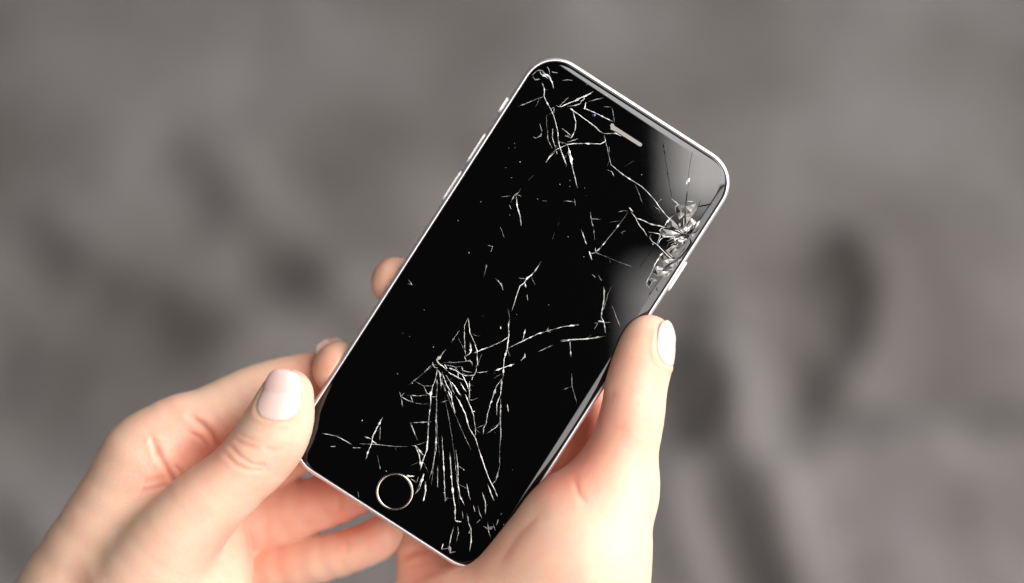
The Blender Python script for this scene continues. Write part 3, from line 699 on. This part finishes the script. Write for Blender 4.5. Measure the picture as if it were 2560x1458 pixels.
def make_nail(fn, spec, parent):
    B, ax, n, side = nail_frame(spec); L_, TH = spec['len'], spec['ang']
    NS, NT = 30, 22
    def trace(s_, th):
        d_ = np.cos(th)[:, None]*n + np.sin(th)[:, None]*side
        o_ = B + s_[:, None]*L_*ax
        r = np.full(len(s_), 16.0)
        for _ in range(40):
            r = r - fn((o_+d_*r[:, None]).astype(np.float32))*.8
        return r, d_
    s1 = np.linspace(-1, 1, NS); t1 = np.linspace(-1, 1, NT)
    Sg, Tg = np.meshgrid(s1, t1, indexing='ij'); Sg, Tg = Sg.ravel(), Tg.ravel()
    # round the plate: cuticle end a broad curve, free edge a soft curve
    half = np.where(Sg < 0, (1-np.abs(Sg)**2.2)**(1/2.1)*.999, (1-(np.abs(Sg))**spec.get('tipexp', 4.5))**(1/2.6))
    half = np.maximum(half, .02); th = Tg*half*TH
    sc_ = np.clip(Sg, -1, spec.get('hold', .25))
    r, d_ = trace(sc_, th*.0)            # radius along the middle
    r2, _ = trace(sc_, th)
    rr = .25*r+.75*np.minimum(r2, r+.6) - np.maximum(Sg-spec.get('hold', .25), 0)**2*spec.get('droop', .9)
    edge = np.maximum(np.abs(Tg), np.abs(Sg))
    lift = spec.get('lift', .28) - .22*np.maximum(0, edge-.86)/.14
    top = B + Sg[:, None]*L_*ax + d_*0
    dirs = np.cos(th)[:, None]*n + np.sin(th)[:, None]*side
    top = B + (Sg*L_)[:, None]*ax + dirs*(rr+lift)[:, None]
    bot = B + (Sg*L_)[:, None]*ax + dirs*(rr-.45)[:, None]
    V = np.concatenate([top, bot]); i = np.arange(NS*NT).reshape(NS, NT); m = NS*NT
    F = [(i[a, b], i[a, b+1], i[a+1, b+1], i[a+1, b]) for a in range(NS-1) for b in range(NT-1)]
    F += [(f[3]+m, f[2]+m, f[1]+m, f[0]+m) for f in F]
    rim = list(i[0, :])+list(i[1:, -1])+list(i[-1, ::-1][1:])+list(i[::-1, 0][1:-1])
    F += [(rim[k], rim[k]+m, rim[(k+1) % len(rim)]+m, rim[(k+1) % len(rim)]) for k in range(len(rim))]
    o = mesh_obj('fingernail', V*MM, F, NAIL, parent)
    return o

def build_hand(name, palm, fingers, lo, hi, h, creases, nails, red, kp=7, kb=6, subs=(), bulges=(), name_tag=''):
    palm = [chain(*c) for c in palm]; fingers = [chain(*c) for c in fingers]
    fn = lambda Q: hand_sdf(Q, palm, fingers, kp, kb, subs)
    V, F = surface_nets(fn, lo, hi, h)
    V = V - grad(fn, V)*eval_chunks(fn, V.astype(np.float32))[:, None]*.9
    V, F = subdivide(V, F)
    for _ in range(1):
        g = grad(fn, V); V = V - g*eval_chunks(fn, V.astype(np.float32))[:, None]*.9
    g = grad(fn, V, .45)
    f = DCAM/(DCAM-V[:, 2])*S
    X, Y = V[:, 0]*f+1280, 729-V[:, 1]*f                      # where each point is seen
    front = np.clip((g[:, 2]+.25)/.5, 0, 1)
    disp = np.zeros(len(V)); R = np.zeros(len(V))
    for depth, w, zmin, pts in creases:
        zmax = 0 if zmin == -30 and name_tag == 'L' else 99
        d = polyline_dist(X, Y, pts); m = front*(V[:, 2] > zmin)*(V[:, 2] < zmax)
        # fade at the two ends
        e = np.minimum(np.hypot(X-pts[0][0], Y-pts[0][1]), np.hypot(X-pts[-1][0], Y-pts[-1][1]))
        fade = np.clip(e/(w*2.5), .25, 1)
        disp += m*fade*(-.75*depth*np.exp(-(d/w)**2) + depth*.12*np.exp(-((d-2.4*w)/(1.5*w))**2))
        R += m*fade*.25*min(1, depth/.7)*np.exp(-(d/(w*1.4))**2)
    for spec in nails:
        B, ax, n, side = nail_frame(spec); q = V-B
        s_ = q@ax/spec['len']; a_ = np.arctan2(q@side, q@n)/spec['ang']
        rad = np.hypot(q@side, q@n)
        e = (np.abs(s_)**2.6+np.abs(a_)**2.6)**(1/2.6)
        m = (np.abs(s_) < 1.6) & (np.abs(a_) < 1.8) & (rad < 15)
        wf = np.where(s_ > .55, .15, 1.0)
        disp += m*(-.55*np.clip((1.0-e)/.12, 0, 1) + .24*wf*np.exp(-((e-1.15)/.11)**2))
        R += m*.30*np.exp(-((e-1.05)/.12)**2)
    for (cx, cy, rad, amt) in red:
        R += amt*np.exp(-((X-cx)**2+(Y-cy)**2)/rad**2)
    for (cx, cy, rad, amt) in bulges:
        disp += front*amt*np.exp(-((X-cx)**2+(Y-cy)**2)/rad**2)
    # soft unevenness of flesh
    disp += .045*np.sin(V[:, 0]*.33+1.7*np.sin(V[:, 1]*.21))*np.sin(V[:, 1]*.29+V[:, 2]*.25)
    ps = phone_sdf(V.astype(np.float32))
    disp = np.where(ps < .8, np.minimum(disp, 0)*.3, disp)
    V = V + g*disp[:, None]
    o = mesh_obj(name, V*MM, F, SKIN); o.matrix_world = W
    at = o.data.attributes.new('redness', 'FLOAT', 'POINT'); at.data.foreach_set('value', np.clip(R, -.5, 1.2).astype(np.float32))
    for spec in nails: make_nail(fn, spec, o)
    return o

# --- left hand: thumb and index pinch the lower left edge, other fingers pass behind
L_palm = [
 [(10, 2180, -40, 235), (70, 1850, -30, 215), (192, 1575, -20, 192), (298, 1330, -16, 148), (366, 1160, -14, 112)],   # radial side of the palm
 [(250, 1900, -34, 220), (330, 1600, -22, 190), (440, 1440, -24, 130), (520, 1330, -30, 95)],
 [(330, 1750, -18, 180), (470, 1530, -12, 140), (545, 1410, -12, 88), (560, 1330, -14, 60)],                          # muscle at the thumb's base
 [(430, 1180, -24, 66), (480, 1260, -20, 52)],                                                                       # web
]
L_fing = [
 [(360, 1470, -2, 140), (430, 1360, 3, 112), (505, 1272, 5, 98), (590, 1196, 6, 86), (663, 1120, 6, 88), (698, 1055, 6, 84), (718, 988, 5, 66)],
 [(378, 1152, -14, 104), (442, 1084, -15, 92), (520, 1050, -16, 80), (620, 1000, -18, 77), (720, 965, -20, 72), (830, 940, -24, 64), (900, 930, -26, 55)],
 [(470, 1290, -30, 80), (620, 1175, -32, 76), (770, 1110, -30, 66), (900, 1060, -24, 62), (960, 1040, -20, 56)],
 [(470, 1400, -40, 84), (600, 1320, -38, 78), (700, 1287, -34, 74), (850, 1242, -27, 65), (940, 1202, -22, 58), (1000, 1180, -20, 54)],
 [(470, 1500, -44, 72), (600, 1450, -40, 66), (700, 1422, -34, 62), (850, 1386, -26, 55), (935, 1354, -22, 52), (962, 1332, -20, 48)],
]
L_crease = [
 (.50, 5, 0, [(583, 1096), (604, 1108), (640, 1122)]), (.50, 5, 0, [(572, 1112), (598, 1140), (628, 1160), (668, 1166)]),
 (.50, 5, 0, [(560, 1132), (592, 1163), (625, 1175), (662, 1176)]), (.35, 5, 0, [(590, 1085), (612, 1092), (640, 1104)]),
 (.3, 8, 0, [(650, 1120), (690, 1128), (715, 1120)]),
 (1.3, 7, -30, [(386, 1108), (400, 1140), (422, 1178), (440, 1212)]), (.5, 6, -30, [(376, 1085), (388, 1120), (395, 1150)]),
 (1.2, 7, -30, [(476, 1042), (505, 1060), (530, 1085), (552, 1125)]), (.5, 5, -30, [(430, 1160), (452, 1180), (462, 1200)]), (.4, 5, -30, [(470, 1080), (500, 1095), (520, 1120)]),
 (.45, 8, -30, [(330, 1228), (380, 1226), (432, 1212)]), (.40, 8, -30, [(345, 1212), (395, 1198), (425, 1190)]), (.35, 7, -30, [(350, 1245), (400, 1240), (440, 1222)]),
 (.3, 8, -30, [(365, 1180), (400, 1176)]), (.5, 12, -30, [(610, 1290), (625, 1340), (628, 1400), (640, 1480)]),
 (.45, 9, -60, [(838, 1200), (850, 1240), (846, 1300)]), (.35, 9, -60, [(860, 1330), (868, 1400)]), (.35, 12, -60, [(655, 1240), (668, 1300), (660, 1350)]),
]
L_red = [(480, 1120, 95, .55), (545, 1110, 60, .4), (780, 1250, 120, .35), (930, 1340, 90, .6), (870, 1230, 90, .35), (740, 1160, 70, .3), (770, 900, 60, .5),
         (390, 1215, 50, .30), (590, 1360, 90, .45), (720, 1000, 70, .1), (700, 1400, 90, .25), (630, 1280, 120, .05)]  # skin flush, plus reddish shade painted between fingers and in the web
lo = (*P(-420, 1950, 0)[:2], -72); hi = (*P(1070, 840, 0)[:2], 26)
hand_l = build_hand('hand', L_palm, L_fing, lo, hi, .80, L_crease,
    [dict(bone=(719, 982, 5), axis=(.16, .97, .02), normal=(-.13, .0, 1), len=7.0, ang=.76, hold=.05, droop=1.5, cut=2.0, tipexp=3.6)], L_red, kp=9, kb=7, name_tag='L')
tag(hand_l, 'left hand pinching the phone\'s lower left edge with its thumb, pale pink nail facing up', 'hand')

# --- right hand: phone lies on its fingers, thumb up the right edge
R_palm = [
 [(1430, 2100, -25, 230), (1430, 1800, -14, 205), (1435, 1560, 0, 185), (1450, 1405, 3, 172), (1500, 1290, 2, 132), (1536, 1215, 0, 97)],  # ball of the thumb
 [(1418, 1287, 1, 92), (1450, 1400, 2, 130)],
 [(1440, 1400, 2, 140), (1360, 1440, 0, 146), (1265, 1512, -2, 138), (1150, 1545, -9, 132), (1070, 1560, -18, 110)],
 [(1300, 1900, -30, 240), (1250, 1650, -30, 180), (1160, 1560, -26, 140)],
 [(1535, 1240, -8, 74), (1500, 1200, -22, 70), (1440, 1230, -32, 76)],                               # web towards the index finger
 [(1520, 1190, -22, 66), (1500, 1080, -25, 58), (1478, 1000, -26, 50)],
 [(1400, 1500, -34, 130), (1380, 1330, -36, 110), (1400, 1220, -36, 92)],
 [(1200, 1480, -38, 110), (1250, 1250, -42, 100)],
]
R_fing = [
 [(1536, 1215, 0, 94), (1552, 1150, 1, 86), (1578, 1052, 2, 80), (1592, 960, 2, 76), (1612, 890, 2, 72), (1622, 852, 2, 64)],
 [(1430, 1210, -34, 86), (1390, 1110, -33, 80), (1310, 950, -32, 74), (1210, 830, -28, 70), (1090, 775, -22, 66), (1040, 700, -16, 60)],
 [(1350, 1230, -42, 80), (1240, 1010, -42, 78), (1110, 850, -30, 70), (1040, 760, -18, 66), (990, 706, -11, 63)],
 [(1270, 1260, -42, 78), (1120, 1090, -42, 76), (990, 1000, -30, 68), (905, 955, -18, 68), (850, 922, -9, 69)],
 [(1120, 1500, -26, 100), (1085, 1410, -24, 92), (1060, 1350, -26, 74), (1020, 1230, -32, 66), (950, 1120, -32, 60)],
]
R_crease = [
 (.8, 10, -40, [(1000, 1394), (1040, 1378), (1090, 1372)]), (.35, 9, -40, [(1040, 1440), (1110, 1420), (1180, 1416)]), (.3, 9, -40, [(1010, 1420), (1050, 1410), (1080, 1400)]),
 (.35, 7, -30, [(1436, 1196), (1446, 1236), (1468, 1262)]), (.20, 14, -30, [(1470, 1262), (1500, 1275), (1520, 1300)]),
 (.35, 12, -10, [(1500, 990), (1530, 984), (1560, 975)]), (.3, 14, -10, [(1500, 1075), (1540, 1072), (1590, 1080)]),
 (.25, 8, -10, [(1600, 1075), (1630, 1080), (1655, 1078)]), (.25, 10, -10, [(1590, 1060), (1620, 1062), (1655, 1055)]),
 (.4, 12, -30, [(1240, 1420), (1290, 1340), (1350, 1280)]),
]
R_red = [(1530, 900, 60, .5), (1490, 1020, 60, .6), (1440, 1120, 110, .8), (1400, 1150, 90, .4), (1060, 1400, 110, .55), (960, 700, 90, .35), (830, 930, 80, .45),
         (1290, 1390, 90, .15), (1380, 1180, 60, .3), (1230, 1440, 100, .2)]  # fingertip flush, plus the dark red shade behind the thumb painted in
lo = (*P(730, 1950, 0)[:2], -68); hi = (*P(1740, 590, 0)[:2], 26)
hand_r = build_hand('hand', R_palm, R_fing, lo, hi, .80, R_crease,
    [dict(bone=(1617, 849, 2), axis=(.15, .97, .02), normal=(.90, .0, .43), len=6.4, ang=.84, hold=.0, droop=2.6, lift=.06, tipexp=3.2),
     dict(bone=(846, 915, -10), axis=(-.30, .94, .12), normal=(-.30, .1, -.94), len=7.6, ang=.60, hold=-.1, droop=.6, lift=.25),
     dict(bone=(990, 712, -12), axis=(-.35, .92, .1), normal=(.2, .1, -.97), len=6.2, ang=.70)], R_red, kp=9, kb=7)
tag(hand_r, 'right hand gripping the phone from behind with its thumb along the right edge', 'hand')

sc.cycles.use_denoising = True
